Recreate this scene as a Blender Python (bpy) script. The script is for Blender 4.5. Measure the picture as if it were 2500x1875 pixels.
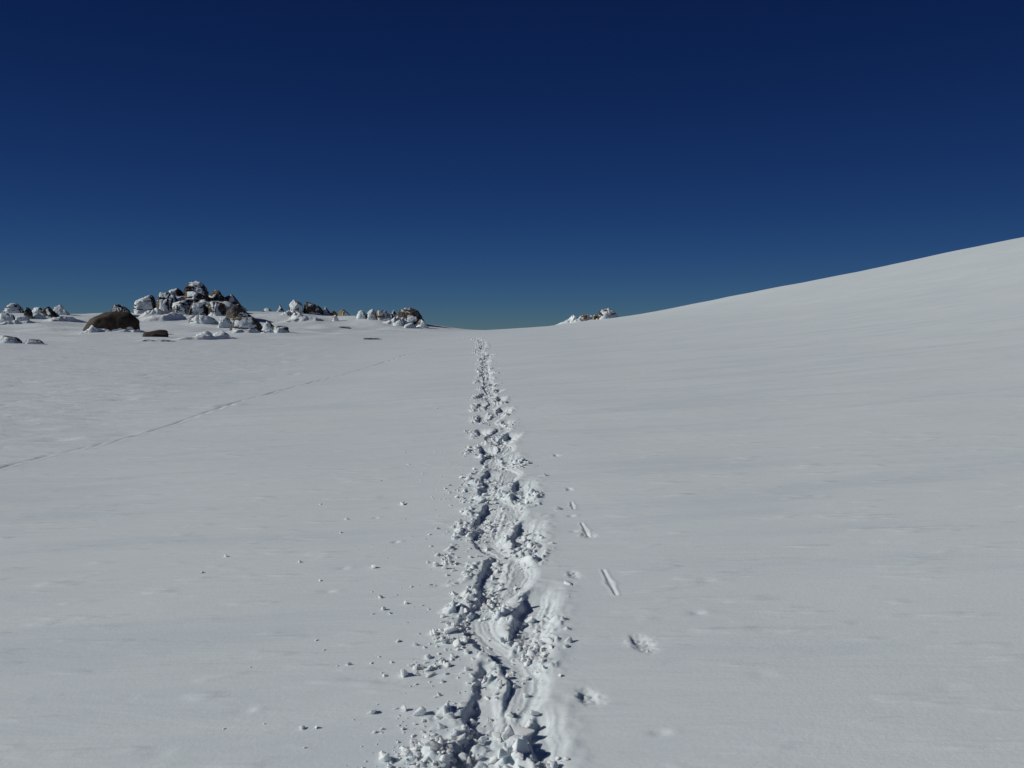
import bpy, bmesh, math, random
import numpy as np
from mathutils import Vector, Matrix

for o in list(bpy.data.objects):
    bpy.data.objects.remove(o)
scene = bpy.context.scene
C = scene.collection

# --- TERRAIN BEGIN
def _integral(knots, lo, hi, step):
    g = np.arange(lo, hi + step, step)
    s = np.interp(g, [k[0] for k in knots], [k[1] for k in knots])
    n = max(3, int(6.0 / step) | 1)
    pad = np.pad(s, n // 2, mode='edge')
    s = np.convolve(pad, np.ones(n) / n, mode='valid')
    c = np.concatenate([[0.0], np.cumsum((s[1:] + s[:-1]) * 0.5 * step)])
    return g, c - np.interp(0.0, g, c)

# slope of the ground along the walking direction, and across it
_QG, _QZ = _integral([(-60, .056), (18, .056), (30, .048), (45, .035), (60, .028), (80, .022), (95, .012),
                      (112, -.04), (150, -.10), (400, -.10), (4000, -.02)], -60, 4000, .25)
_PG, _PZ = _integral([(-3000, .02), (-300, .03), (-110, -.005), (-60, -.012), (-22, -.012), (-9, .0), (-5, .045), (-2, .06), (1, .06),
                      (7, .105), (14, .165), (24, .20), (50, .20), (70, .185), (110, .14), (400, .05), (3000, .0)], -3000, 3000, .25)
EYE = 1.6

def _lat(ix, iy, seed):
    h = (ix.astype(np.int64) * 374761393 + iy.astype(np.int64) * 668265263 + seed * 982451653) & 0xFFFFFFFF
    h = ((h ^ (h >> 13)) * 1274126177) & 0xFFFFFFFF
    h = (h ^ (h >> 16)) & 0xFFFFFFFF
    return h.astype(np.float64) / 4294967295.0

def noise2(x, y, seed=0):
    """smooth gradient noise, about -1..1"""
    ix = np.floor(x); iy = np.floor(y); fx = x - ix; fy = y - iy
    ux = fx * fx * fx * (fx * (fx * 6 - 15) + 10); uy = fy * fy * fy * (fy * (fy * 6 - 15) + 10)
    def g(dx, dy):
        a = _lat(ix + dx, iy + dy, seed) * 2 * np.pi
        return np.cos(a) * (fx - dx) + np.sin(a) * (fy - dy)
    a = g(0, 0); b = g(1, 0); c = g(0, 1); d = g(1, 1)
    return ((a + (b - a) * ux) * (1 - uy) + (c + (d - c) * ux) * uy) * 1.45

def fbm2(x, y, octaves=4, seed=0, gain=.5):
    t = 0; a = 1; n = 0
    for k in range(octaves):
        t = t + a * noise2(x * 2 ** k + 17.3 * k, y * 2 ** k - 9.1 * k, seed + k); n += a; a *= gain
    return t / n

def sstep(a, b, x):
    t = np.clip((x - a) / (b - a), 0, 1)
    return t * t * (3 - 2 * t)

KNOLLS = [(-66, 122, 34, 26, 2.25), (-44, 116, 17, 15, 1.35), (-25, 113, 17, 16, 1.85), (-72, 92, 26, 16, .45), (-14.5, 108, 7, 8, .55), (8.5, 102, 4.5, 5, .30)]
def ground(x, y):
    x = np.asarray(x, float); y = np.asarray(y, float)
    # behind the saddle the right-hand hill keeps its shoulder further out than the saddle does
    yy = y - 0.10 * np.clip(x, 0, 120)
    z = np.interp(yy, _QG, _QZ) + np.interp(0.10 * np.clip(x, 0, 120), _QG, _QZ) * np.clip(y / 60, 0, 1) + np.interp(x, _PG, _PZ)
    for cx, cy, sx, sy, h in KNOLLS:
        z = z + h * np.exp(-((x - cx) / sx) ** 2 - ((y - cy) / sy) ** 2)
    far = sstep(8, 60, np.hypot(x, y))
    z = z + far * .16 * noise2(x / 19 + 3.1, y / 15, 11)
    left = sstep(-4, -20, x) * sstep(25, 65, y) * sstep(300, 150, y)
    z = z + left * (.32 * noise2(x / 6.5, y / 5.0, 12) + .09 * noise2(x / 2.4, y / 2.2, 14))
    z = z + far * sstep(5, 20, x) * .035 * noise2(x / 3.3, y / 2.7, 15)
    z = z + .012 * noise2(x / 2.6, y / 1.3, 13) * (1 - far)
    return z
# --- TERRAIN END


# ------------------------------------------------------------------ camera
EYE_Z = float(ground(0.0, 0.0)) + EYE
cam_d = bpy.data.cameras.new('camera')
cam_d.sensor_fit = 'HORIZONTAL'; cam_d.sensor_width = 36.0
cam_d.lens = 36.0 * 820.0 / 1024.0
cam_d.clip_start = 0.05; cam_d.clip_end = 8000
cam = bpy.data.objects.new('camera', cam_d)
C.objects.link(cam)
cam.location = (0, 0, EYE_Z)
cam.rotation_euler = (math.radians(90) - math.atan(38.0 / 820.0), 0, 0)
scene.camera = cam

# ------------------------------------------------------------------ sky and sun
SUN_EL = math.radians(27.0)
SUN_AZ = math.radians(-95.0)          # from the walking direction, clockwise: square to the left
world = bpy.data.worlds.new('World'); scene.world = world
world.use_nodes = True
wt = world.node_tree; wt.nodes.clear()
w_out = wt.nodes.new('ShaderNodeOutputWorld')
w_bg = wt.nodes.new('ShaderNodeBackground')
w_sky = wt.nodes.new('ShaderNodeTexSky')
w_sky.sky_type = 'NISHITA'; w_sky.sun_disc = False
w_sky.sun_elevation = SUN_EL; w_sky.sun_rotation = SUN_AZ
w_sky.altitude = 2200; w_sky.air_density = 1.0; w_sky.dust_density = 0.0; w_sky.ozone_density = 4.0
w_bg.inputs['Strength'].default_value = 0.06
# clear high-mountain sky seen through a polarising filter: the same deep blue all round,
# read from the sky model at right angles to the sun
w_tc = wt.nodes.new('ShaderNodeTexCoord')
w_sep = wt.nodes.new('ShaderNodeSeparateXYZ'); wt.links.new(w_tc.outputs['Generated'], w_sep.inputs['Vector'])
def w_math(op, a, b=None):
    n = wt.nodes.new('ShaderNodeMath'); n.operation = op
    for i, v in enumerate((a, b)):
        if v is None:
            continue
        if isinstance(v, (int, float)):
            n.inputs[i].default_value = v
        else:
            wt.links.new(v, n.inputs[i])
    return n.outputs['Value']
w_r = w_math('SQRT', w_math('MAXIMUM', w_math('SUBTRACT', 1.0, w_math('MULTIPLY', w_sep.outputs['Z'], w_sep.outputs['Z'])), 0.0))
w_cmb = wt.nodes.new('ShaderNodeCombineXYZ')
wt.links.new(w_math('MULTIPLY', w_r, math.sin(SUN_AZ + math.pi / 2)), w_cmb.inputs['X'])
wt.links.new(w_math('MULTIPLY', w_r, math.cos(SUN_AZ + math.pi / 2)), w_cmb.inputs['Y'])
wt.links.new(w_sep.outputs['Z'], w_cmb.inputs['Z'])
wt.links.new(w_cmb.outputs['Vector'], w_sky.inputs['Vector'])
w_srgb = wt.nodes.new('ShaderNodeSeparateColor'); wt.links.new(w_sky.outputs['Color'], w_srgb.inputs['Color'])
w_crgb = wt.nodes.new('ShaderNodeCombineColor')
for ch, gain, power in (('Red', 0.084, 1.75), ('Green', 0.112, 1.70), ('Blue', 0.200, 1.53)):
    wt.links.new(w_math('MULTIPLY', w_math('POWER', w_srgb.outputs[ch], power), gain), w_crgb.inputs[ch])
wt.links.new(w_crgb.outputs['Color'], w_bg.inputs['Color'])
wt.links.new(w_bg.outputs['Background'], w_out.inputs['Surface'])

sun_d = bpy.data.lights.new('sun', 'SUN')
sun_d.energy = 2.95; sun_d.angle = math.radians(0.53); sun_d.color = (1.0, 0.99, 0.945)
sun = bpy.data.objects.new('sun', sun_d); C.objects.link(sun)
to_sun = Vector((math.sin(SUN_AZ) * math.cos(SUN_EL), math.cos(SUN_AZ) * math.cos(SUN_EL), math.sin(SUN_EL)))
sun.rotation_euler = to_sun.to_track_quat('Z', 'Y').to_euler()
sun.location = (-30, 10, 40)

scene.view_settings.view_transform = 'Standard'
scene.view_settings.look = 'None'
scene.view_settings.gamma = 1.0
scene.view_settings.exposure = 0.0
scene.view_settings.use_curve_mapping = False

# ------------------------------------------------------------------ what lies where (metres)
PATH = [(-0.04, 2.645), (-0.034, 2.806), (-0.034, 3.729), (-0.052, 5.105), (-0.084, 7.032), (-0.139, 9.41), (-0.219, 11.377), (-0.409, 15.06), (-0.609, 19.244), (-0.718, 22.475), (-0.719, 24.823), (-1.047, 26.879), (-1.022, 29.248), (-1.09, 32.62), (-1.487, 36.813), (-2.033, 40.762), (-2.672, 42.865)]
PRINTS = [(0.142, 2.897, -0.018, 0.311, 0.084, 0.085, 0), (-0.075, 3.383, 0.001, 0.256, 0.084, 0.085, 0), (-0.061, 3.062, -0.06, 0.256, 0.119, 0.12, 1), (-0.037, 2.731, 0.004, 0.226, 0.15, 0.075, 1), (0.136, 4.046, 0.117, 0.541, 0.13, 0.13, 1), (-0.06, 4.743, 0.096, 0.494, 0.125, 0.12, 1), (0.128, 5.516, 0.057, 0.543, 0.123, 0.12, 1), (-0.117, 6.008, 0.077, 0.634, 0.144, 0.12, 1), (0.114, 6.836, 0.055, 0.498, 0.117, 0.11, 1), (-0.137, 7.292, 0.044, 0.653, 0.137, 0.11, 1)]
POLE_MARKS = [(0.533, 4.734, 0.558, 4.333), (0.492, 5.758, 0.516, 5.417), (0.462, 6.34, 0.465, 6.14)]
ANIMAL_TRAIL = [(-5.78, 8.87), (-5.8, 9.24), (-5.54, 10.22), (-5.3, 10.8), (-5.17, 11.76), (-5.1, 13.14), (-5.07, 14.78), (-4.8, 16.78), (-4.37, 19.03), (-3.91, 22.65), (-3.53, 27.68), (-2.94, 29.6)]
POLE_PITS = [(0.31, 3.209, 0.0517, 0.0603, 0.015), (0.597, 3.691, 0.0529, 0.0853, 0.015), (0.359, 4.684, 0.0401, 0.0602, 0.01), (0.516, 5.457, 0.0529, 0.0652, 0.01), (0.477, 6.762, 0.0308, 0.0552, 0.01), (0.457, 8.307, 0.0377, 0.0652, 0.01)]
DEBRIS = [(-0.272, 3.92, 0.061, 0.156, 110), (-0.361, 3.568, 0.049, 0.045, 40), (-0.344, 2.896, 0.05, 0.054, 90), (-0.225, 2.866, 0.035, 0.045, 50), (0.093, 3.68, 0.051, 0.075, 70), (-0.139, 4.341, 0.052, 0.072, 50), (-0.424, 5.083, 0.044, 0.099, 40), (-0.312, 5.696, 0.068, 0.141, 45), (0.042, 5.285, 0.054, 0.123, 40), (-0.155, 5.907, 0.05, 0.114, 30), (-0.46, 6.97, 0.059, 0.205, 35), (0.117, 2.736, 0.028, 0.033, 25)]
LUMPS = [
    (-0.562, 3.178, 0.0618, 0.8, 'pale snow chunk alone left of the trail near the bottom edge'),
    (-0.363, 3.142, 0.0718, 0.85, 'large wedge of snow left of the nearest deep footprint'),
    (-0.449, 2.835, 0.0585, 0.8, 'snow chunk at the bottom edge, left end of the crumbs'),
    (-0.466, 3.487, 0.0558, 0.95, 'bright rounded snow clump at the left edge of the near debris'),
    (-0.423, 3.552, 0.0406, 0.8, 'small clod just right of the bright rounded snow clump'),
    (-0.805, 3.087, 0.0355, 0.7, 'left one of two crumbs lying side by side far left of the trail'),
    (-0.75, 3.085, 0.0266, 0.7, 'right one of two crumbs lying side by side far left of the trail'),
    (-0.765, 2.951, 0.017, 0.7, 'tiny crumb below the pair lying far left of the trail'),
    (-0.737, 3.638, 0.0292, 0.7, 'small snow crumb midway between the bright clump and the open snow'),
    (-0.957, 3.944, 0.0181, 0.7, 'tiny lone crumb on the smooth snow left of the debris'),
    (-1.192, 3.671, 0.0147, 0.7, 'tiny crumb furthest left in the lower smooth snow'),
    (-0.549, 3.869, 0.031, 0.7, 'small crumb left of the widest debris patch'),
    (-0.452, 3.825, 0.0481, 0.75, 'pale block of snow on the left rim of the widest debris'),
    (-0.542, 3.636, 0.0229, 0.7, 'small crumb straight above the bright rounded clump'),
    (-0.683, 4.302, 0.0368, 0.8, 'lower of two crumbs stacked one above the other left of trail'),
    (-0.731, 4.482, 0.0332, 0.8, 'upper of two crumbs stacked one above the other left of trail'),
    (-0.573, 4.381, 0.0325, 0.8, 'crumb right of the two crumbs lying one above the other'),
    (-1.366, 5.214, 0.0356, 0.8, 'lone crumb left of the trail in the middle snow'),
    (-1.925, 5.444, 0.0403, 0.8, 'bright lone crumb furthest left in the middle snow'),
    (-1.963, 5.111, 0.035, 0.7, 'small lone crumb below the furthest left bright crumb'),
    (-0.855, 5.007, 0.0428, 0.8, 'lone dark-sided crumb left of the trail, level with the straight pole mark'),
    (-1.273, 6.256, 0.032, 0.8, 'small faraway crumb left of the trail'),
    (-1.596, 6.787, 0.0308, 0.8, 'small faraway crumb on the smooth snow, furthest left of its row'),
    (-0.887, 6.628, 0.0602, 0.8, 'white clod left of the trail beyond the crumbs'),
    (-1.045, 8.274, 0.0609, 0.7, 'flat bright clod left of the trail in the distance'),
    (-0.46, 4.965, 0.0621, 1.0, 'bright clod at the left end of a crumb cluster'),
    (-0.41, 5.001, 0.0512, 0.8, 'pointed clod in a crumb cluster left of the trail'),
    (-0.3, 3.286, 0.0245, 0.8, 'small clod between the wedge and the scraped trough'),
    (0.605, 3.607, 0.0186, 0.6, 'tiny crumb beside the pole hole furthest right of the trail'),
    (0.058, 3.275, 0.0487, 0.7, 'snow chunk between the scraped trough and the nearest pole hole'),
    (0.265, 3.75, 0.0556, 0.7, 'dark-sided chunk at the right rim of the curved footprint'),
    (0.306, 4.525, 0.0618, 0.8, 'white clod right of the curved footprint'),
    (0.349, 6.151, 0.0628, 0.6, 'small chip right of the trail under the far pole mark'),
    (0.298, 7.314, 0.058, 0.7, 'faraway dark-sided clod close to the right rim of the trail'),
    (0.034, 2.829, 0.0936, 0.95, 'big cube of snow in the hole at the bottom edge'),
    (-0.026, 2.801, 0.0705, 0.8, 'big tilted slab of snow left of the cube in the bottom hole'),
    (0.094, 2.789, 0.0639, 0.7, 'dark-sided wedge right of the cube in the bottom hole'),
    (-0.163, 2.972, 0.1016, 0.35, 'broad flat plate of crust at the near hole left rim'),
    (-0.172, 2.841, 0.0715, 0.7, 'wedge of crust below the flat plate at the bottom hole'),
    (-0.25, 2.883, 0.0496, 0.8, 'pointed wedge among fine crumbs at the bottom left of the hole'),
    (-0.235, 2.805, 0.0547, 0.7, 'block at the bottom edge left of the tilted slab'),
    (-0.106, 2.798, 0.0641, 0.6, 'block at the bottom edge below the deep blue hollow'),
    (-0.114, 4.354, 0.0644, 0.7, 'rounded clod in front of the second left footprint'),
    (0.039, 4.309, 0.0491, 0.9, 'grey ball of snow between the left and the curved right footprint'),
    (-0.242, 4.212, 0.0624, 0.6, 'slanted plate of crust at the heel of the second left footprint'),
    (-0.301, 3.946, 0.0764, 0.8, 'white block among the widest debris left of the trail'),
    (-0.261, 3.786, 0.0776, 0.75, 'large block low in the widest debris left of the trail'),
    (-0.329, 3.822, 0.0654, 0.8, 'block on the left side of the widest debris'),
    (-0.235, 6.815, 0.1003, 0.5, 'bright flat clod left in the middle of the trail'),
    (0.02, 5.732, 0.0715, 0.6, 'pale plate of crust in the third right footprint'),
    (-1.162, 12.621, 0.0357, 0.8, 'faraway white speck of snow left of the trail'),
]
BOULDERS = [
    (-63.8, 105.31, 5.93, 2.57, 2.06, 1.15, 'dome', 0.62, 0, 0.25, 'rime-grey domed boulder on the skyline at the left edge'),
    (-56.61, 96.25, 4.84, 1.1, 0.99, 1.29, 'block', 0.25, 0, 0.1, 'dark squat boulder right of the left-edge dome'),
    (-53.38, 86.82, 4.27, 1.9, 1.51, 0.86, 'dome', 0.75, 0, 0.1, 'low snow-plastered boulder at the left edge below the dome'),
    (-50.47, 84.69, 4.16, 1.52, 1.21, 0.55, 'slab', 0.7, 0, 0.1, 'flat snow-plastered rock beside the low left-edge boulder'),
    (-59.6, 103.3, 5.75, 1.49, 1.19, 0.72, 'dome', 0.75, 0, 0.2, 'small rimed rock on the skyline between dark boulder and pointed one'),
    (-54.95, 97.26, 4.88, 2.71, 2.17, 1.4, 'peak', 0.28, -0.1, 0.5, 'dark pointed boulder in the left rock group'),
    (-56.54, 103.28, 5.23, 2.98, 2.39, 1.54, 'wedge', 0.5, 0.25, 0.25, 'snowy pointed boulder leaning behind the dark pointed one'),
    (-49.64, 104.31, 5.79, 2.44, 2.2, 1.14, 'dome', 0.45, 0.05, 0.15, 'rimed boulder peeping over the big dark loaf-shaped boulder'),
    (-30.57, 62.69, 2.75, 4.31, 3.17, 1.5, 'loaf', 0.12, -0.22, 0.12, 'big bare dark brown loaf-shaped boulder'),
    (-48.34, 108.33, 6.33, 3.13, 2.82, 2.05, 'block', 0.52, 0.08, 0.12, 'rimed blocky boulder at the left end of the tor'),
    (-45.0, 107.33, 6.18, 3.21, 2.57, 2.46, 'block', 0.42, 0, 0.1, 'tall block with a brown bare left face in the tor'),
    (-45.96, 112.39, 7.45, 2.63, 2.37, 2.07, 'block', 0.6, 0, 0.1, 'knobbly rimed boulder behind the brown-faced block'),
    (-43.63, 113.4, 7.62, 3.95, 3.16, 3.04, 'crown', 0.36, 0.0, 0.1, 'topmost pentagonal block of the tor, plastered with rime'),
    (-41.87, 109.38, 7.3, 3.38, 2.36, 1.52, 'block', 0.34, 0, 0.1, 'dark undercut ledge right under the topmost block'),
    (-39.42, 111.35, 6.51, 4.32, 3.46, 2.77, 'wedge', 0.28, 0.35, 0.15, 'dark diagonal slab right of the topmost block'),
    (-37.93, 112.32, 5.89, 5.37, 4.3, 2.74, 'wedge', 0.42, 0.55, 0.15, 'long rimed slab sloping down to the right end of the tor'),
    (-41.72, 104.33, 6.31, 2.81, 2.24, 1.19, 'slab', 0.42, 0, 0.05, 'snow-topped ledge below the brown-faced block'),
    (-41.35, 102.3, 5.76, 1.78, 1.43, 1.12, 'block', 0.45, 0, 0.1, 'broken rock at the foot of the snow-topped ledge'),
    (-39.59, 103.31, 5.8, 2.62, 2.1, 1.28, 'block', 0.42, 0, 0.12, 'dark rock at the middle foot of the tor'),
    (-39.55, 106.35, 6.72, 3.07, 1.84, 0.9, 'slab', 0.42, 0, 0.05, 'long thin slab across the middle of the tor'),
    (-37.15, 103.31, 5.95, 2.47, 1.98, 1.34, 'block', 0.38, 0.05, 0.15, 'dark rock at the right foot of the tor under the long slab'),
    (-33.39, 100.28, 5.38, 3.25, 2.27, 1.3, 'wedge', 0.32, 0.3, 0.1, 'dark block with a snow top at the right foot of the tor'),
    (-39.84, 106.3, 5.55, 9.27, 4.17, 1.9, 'slab', 0.45, 0, 0.1, 'broad rock plinth carrying the middle of the tor'),
    (-45.55, 110.33, 6.14, 5.38, 3.23, 2.2, 'block', 0.5, 0, 0.15, 'rimed rock wall behind the brown-faced block'),
    (-35.45, 94.53, 4.18, 3.63, 2.51, 1.18, 'dome', 0.55, 0, 0.2, 'half-buried rimed boulder below the tor with a dark front patch'),
    (-30.8, 88.47, 3.57, 1.63, 1.46, 1.1, 'block', 0.62, 0, 0.2, 'small rimed block left of the dark arched boulder'),
    (-24.45, 75.34, 2.98, 3.16, 2.49, 1.39, 'dome', 0.45, 0.05, 0.22, 'domed boulder with a dark arched top and rimed left side'),
    (-24.97, 84.18, 3.27, 1.43, 1.28, 0.84, 'dome', 0.6, 0.2, 0.3, 'snow-covered rock right of the dark arched boulder'),
    (-16.45, 58.24, 2.55, 1.36, 1.08, 0.49, 'block', 0.4, 0.05, 0.1, 'squat block with a bare dark right face beyond the slope'),
    (-20.85, 47.99, 2.14, 1.63, 1.29, 0.43, 'slab', -0.1, 0.05, 0.1, 'flat bare brown slab lying in front of the loaf-shaped boulder'),
    (-22.5, 36.79, 1.72, 1.03, 0.92, 0.35, 'dome', 0.6, 0.1, 0.2, 'rimed domed rock nearest to the left edge'),
    (-21.32, 36.69, 1.69, 0.9, 0.71, 0.22, 'slab', 0.55, 0.1, 0.2, 'low rock just right of the nearest left-edge rock'),
    (-17.35, 46.54, 2.03, 1.04, 0.93, 0.39, 'dome', 1.2, 0.1, 0.3, 'left one of two snow-buried rocks below the half-buried boulder'),
    (-16.42, 46.55, 2.03, 1.07, 0.95, 0.42, 'dome', 0.9, 0.2, 0.3, 'right one of two snow-buried rocks below the half-buried boulder'),
    (-33.43, 112.32, 6.0, 1.4, 1.26, 0.78, 'dome', 0.55, 0, 0.2, 'small rock on the skyline just right of the tor'),
    (-31.58, 112.32, 6.0, 1.51, 1.36, 1.34, 'peak', 0.5, 0, 0.5, 'small pointed rock left of the pale skyline block'),
    (-29.25, 111.32, 5.96, 2.16, 1.95, 1.88, 'block', 0.6, 0, 0.15, 'pale rimed block of the skyline pair'),
    (-27.22, 112.32, 5.94, 2.85, 2.28, 1.68, 'block', 0.22, 0, 0.06, 'dark block of the skyline pair'),
    (-25.63, 113.32, 5.98, 1.24, 1.12, 1.07, 'peak', 0.72, 0.3, 0.3, 'rimed rock leaning on the right of the dark skyline block'),
    (-26.55, 102.67, 4.96, 3.17, 2.85, 1.02, 'peak', 0.62, 0.3, 0.4, 'snow-draped rock in front of the skyline pair'),
    (-24.34, 112.31, 5.78, 1.01, 0.91, 0.61, 'block', 0.25, 0, 0.1, 'tiny brown rock right of the skyline pair'),
    (-22.76, 111.3, 5.57, 1.72, 1.55, 1.0, 'block', 0.3, 0, 0.1, 'ochre brown rock with a snow cap on the skyline'),
    (-19.3, 105.28, 5.15, 1.47, 1.32, 1.0, 'dome', 0.75, 0, 0.2, 'left rimed rock of the knobbly skyline row'),
    (-17.96, 105.27, 5.1, 1.63, 1.46, 1.21, 'block', 0.85, 0, 0.2, 'white knobbly rock in the middle of the skyline row'),
    (-16.65, 105.28, 5.31, 1.63, 1.46, 0.94, 'block', 0.45, 0, 0.15, 'ochre-fronted rock of the knobbly skyline row'),
    (-16.08, 105.27, 4.99, 1.73, 1.56, 0.79, 'dome', 0.85, 0.1, 0.2, 'snow-plastered rock in front of the ochre-fronted one'),
    (-15.16, 105.29, 5.41, 1.05, 0.94, 0.84, 'peak', 0.6, 0, 0.4, 'small pointed rock at the right end of the skyline row'),
    (-13.04, 104.25, 4.6, 3.84, 3.27, 1.87, 'dome', 0.38, 0.1, 0.15, 'large boulder at the right end of the left ridge, rimed on its left'),
    (-13.79, 100.22, 3.98, 1.6, 1.44, 0.85, 'dome', 0.55, 0, 0.2, 'low left rock at the foot of the large right-end boulder'),
    (-11.04, 100.22, 3.98, 1.4, 1.26, 0.85, 'peak', 0.6, 0.2, 0.4, 'low right rock at the foot of the large right-end boulder'),
    (-12.36, 99.21, 3.91, 1.48, 1.34, 0.49, 'slab', 0.7, 0, 0.2, 'low middle rock at the foot of the large right-end boulder'),
    (-22.2, 103.26, 4.72, 0.87, 0.79, 0.77, 'dome', 0.7, 0.05, 0.1, 'small upright snowy bump below the ochre skyline rock'),
    (-19.13, 93.37, 3.63, 1.58, 0.95, 0.19, 'slab', -0.2, 0.1, 0.2, 'thin dark rock showing through the snow on the left slope'),
    (-8.3, 49.11, 1.98, 1.22, 0.61, 0.1, 'slab', -0.2, 0.1, 0.2, 'thin dark rock lying lowest and nearest to the trail end'),
    (11.56, 100.25, 4.68, 2.95, 2.36, 1.55, 'crown', 0.42, 0.05, 0.3, 'jagged rock with white rime ribs on the right skyline'),
    (9.94, 100.25, 4.78, 0.7, 0.63, 0.7, 'block', 0.35, 0, 0.1, 'small brown rock left of the jagged rock'),
    (8.72, 100.25, 4.68, 0.95, 0.85, 0.85, 'block', 0.3, 0, 0.2, 'brown rock in the middle of the right skyline group'),
    (7.44, 100.22, 4.13, 2.5, 2.25, 1.25, 'wedge', 0.75, -0.4, 0.5, 'snow-ramped rock at the left end of the right skyline group'),
    (8.19, 100.23, 4.33, 1.0, 0.9, 0.55, 'dome', 0.7, 0.1, 0.2, 'small rimed rock in front of the right skyline group'),
    (10.44, 100.25, 4.68, 1.0, 0.9, 0.3, 'slab', 0.5, 0, 0.2, 'tiny rock at the foot of the jagged rock'),
]
DRIFTS = [
    (-29.83, 59.07, 1.81, 0.31, 'snow lapping over the left foot of the loaf-shaped boulder'),
    (-28.34, 61.48, 1.83, 0.22, 'snow lapping over the right foot of the loaf-shaped boulder'),
    (9.0, 100.35, 3.08, 0.6, 'snow saddle between the rocks of the right skyline group'),
    (-40.88, 99.22, 4.9, 0.62, 'broad wind-shaped snow drift in front of the tor'),
    (-16.67, 45.1, 2.67, 0.29, 'low snow drift below the half-buried boulder'),
    (-17.92, 41.42, 1.84, 0.14, 'thin snow drift in front of the flat brown slab'),
    (-16.95, 57.83, 1.15, 0.25, 'snow drift banked against the left of the squat block'),
    (-20.62, 64.12, 2.54, 0.3, 'snow banked at the foot of the dark arched boulder'),
    (-13.89, 100.98, 2.75, 0.69, 'snow banked against the left of the large right-end boulder'),
    (-28.5, 105.31, 1.57, 0.52, 'snow bank left of the pale skyline block'),
    (-45.41, 104.71, 2.59, 0.86, 'bright snow bank between the left blocks of the tor'),
    (7.74, 100.92, 3.5, 0.6, 'bright snow bank on the left of the right skyline group'),
    (-50.19, 83.47, 2.89, 0.39, 'snow drift under the left-edge boulders'),
    (-47.64, 87.92, 3.05, 0.48, 'snow drift right of the pointed boulders'),
    (-25.02, 100.34, 4.46, 0.55, 'snow drift under the skyline pair'),
]

# ------------------------------------------------------------------ materials
def new_mat(name):
    m = bpy.data.materials.new(name); m.use_nodes = True
    t = m.node_tree; b = t.nodes['Principled BSDF']
    return m, t, b

def node(t, kind, **inputs):
    n = t.nodes.new(kind)
    for k, v in inputs.items():
        n.inputs[k.replace('_', ' ')].default_value = v
    return n

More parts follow.
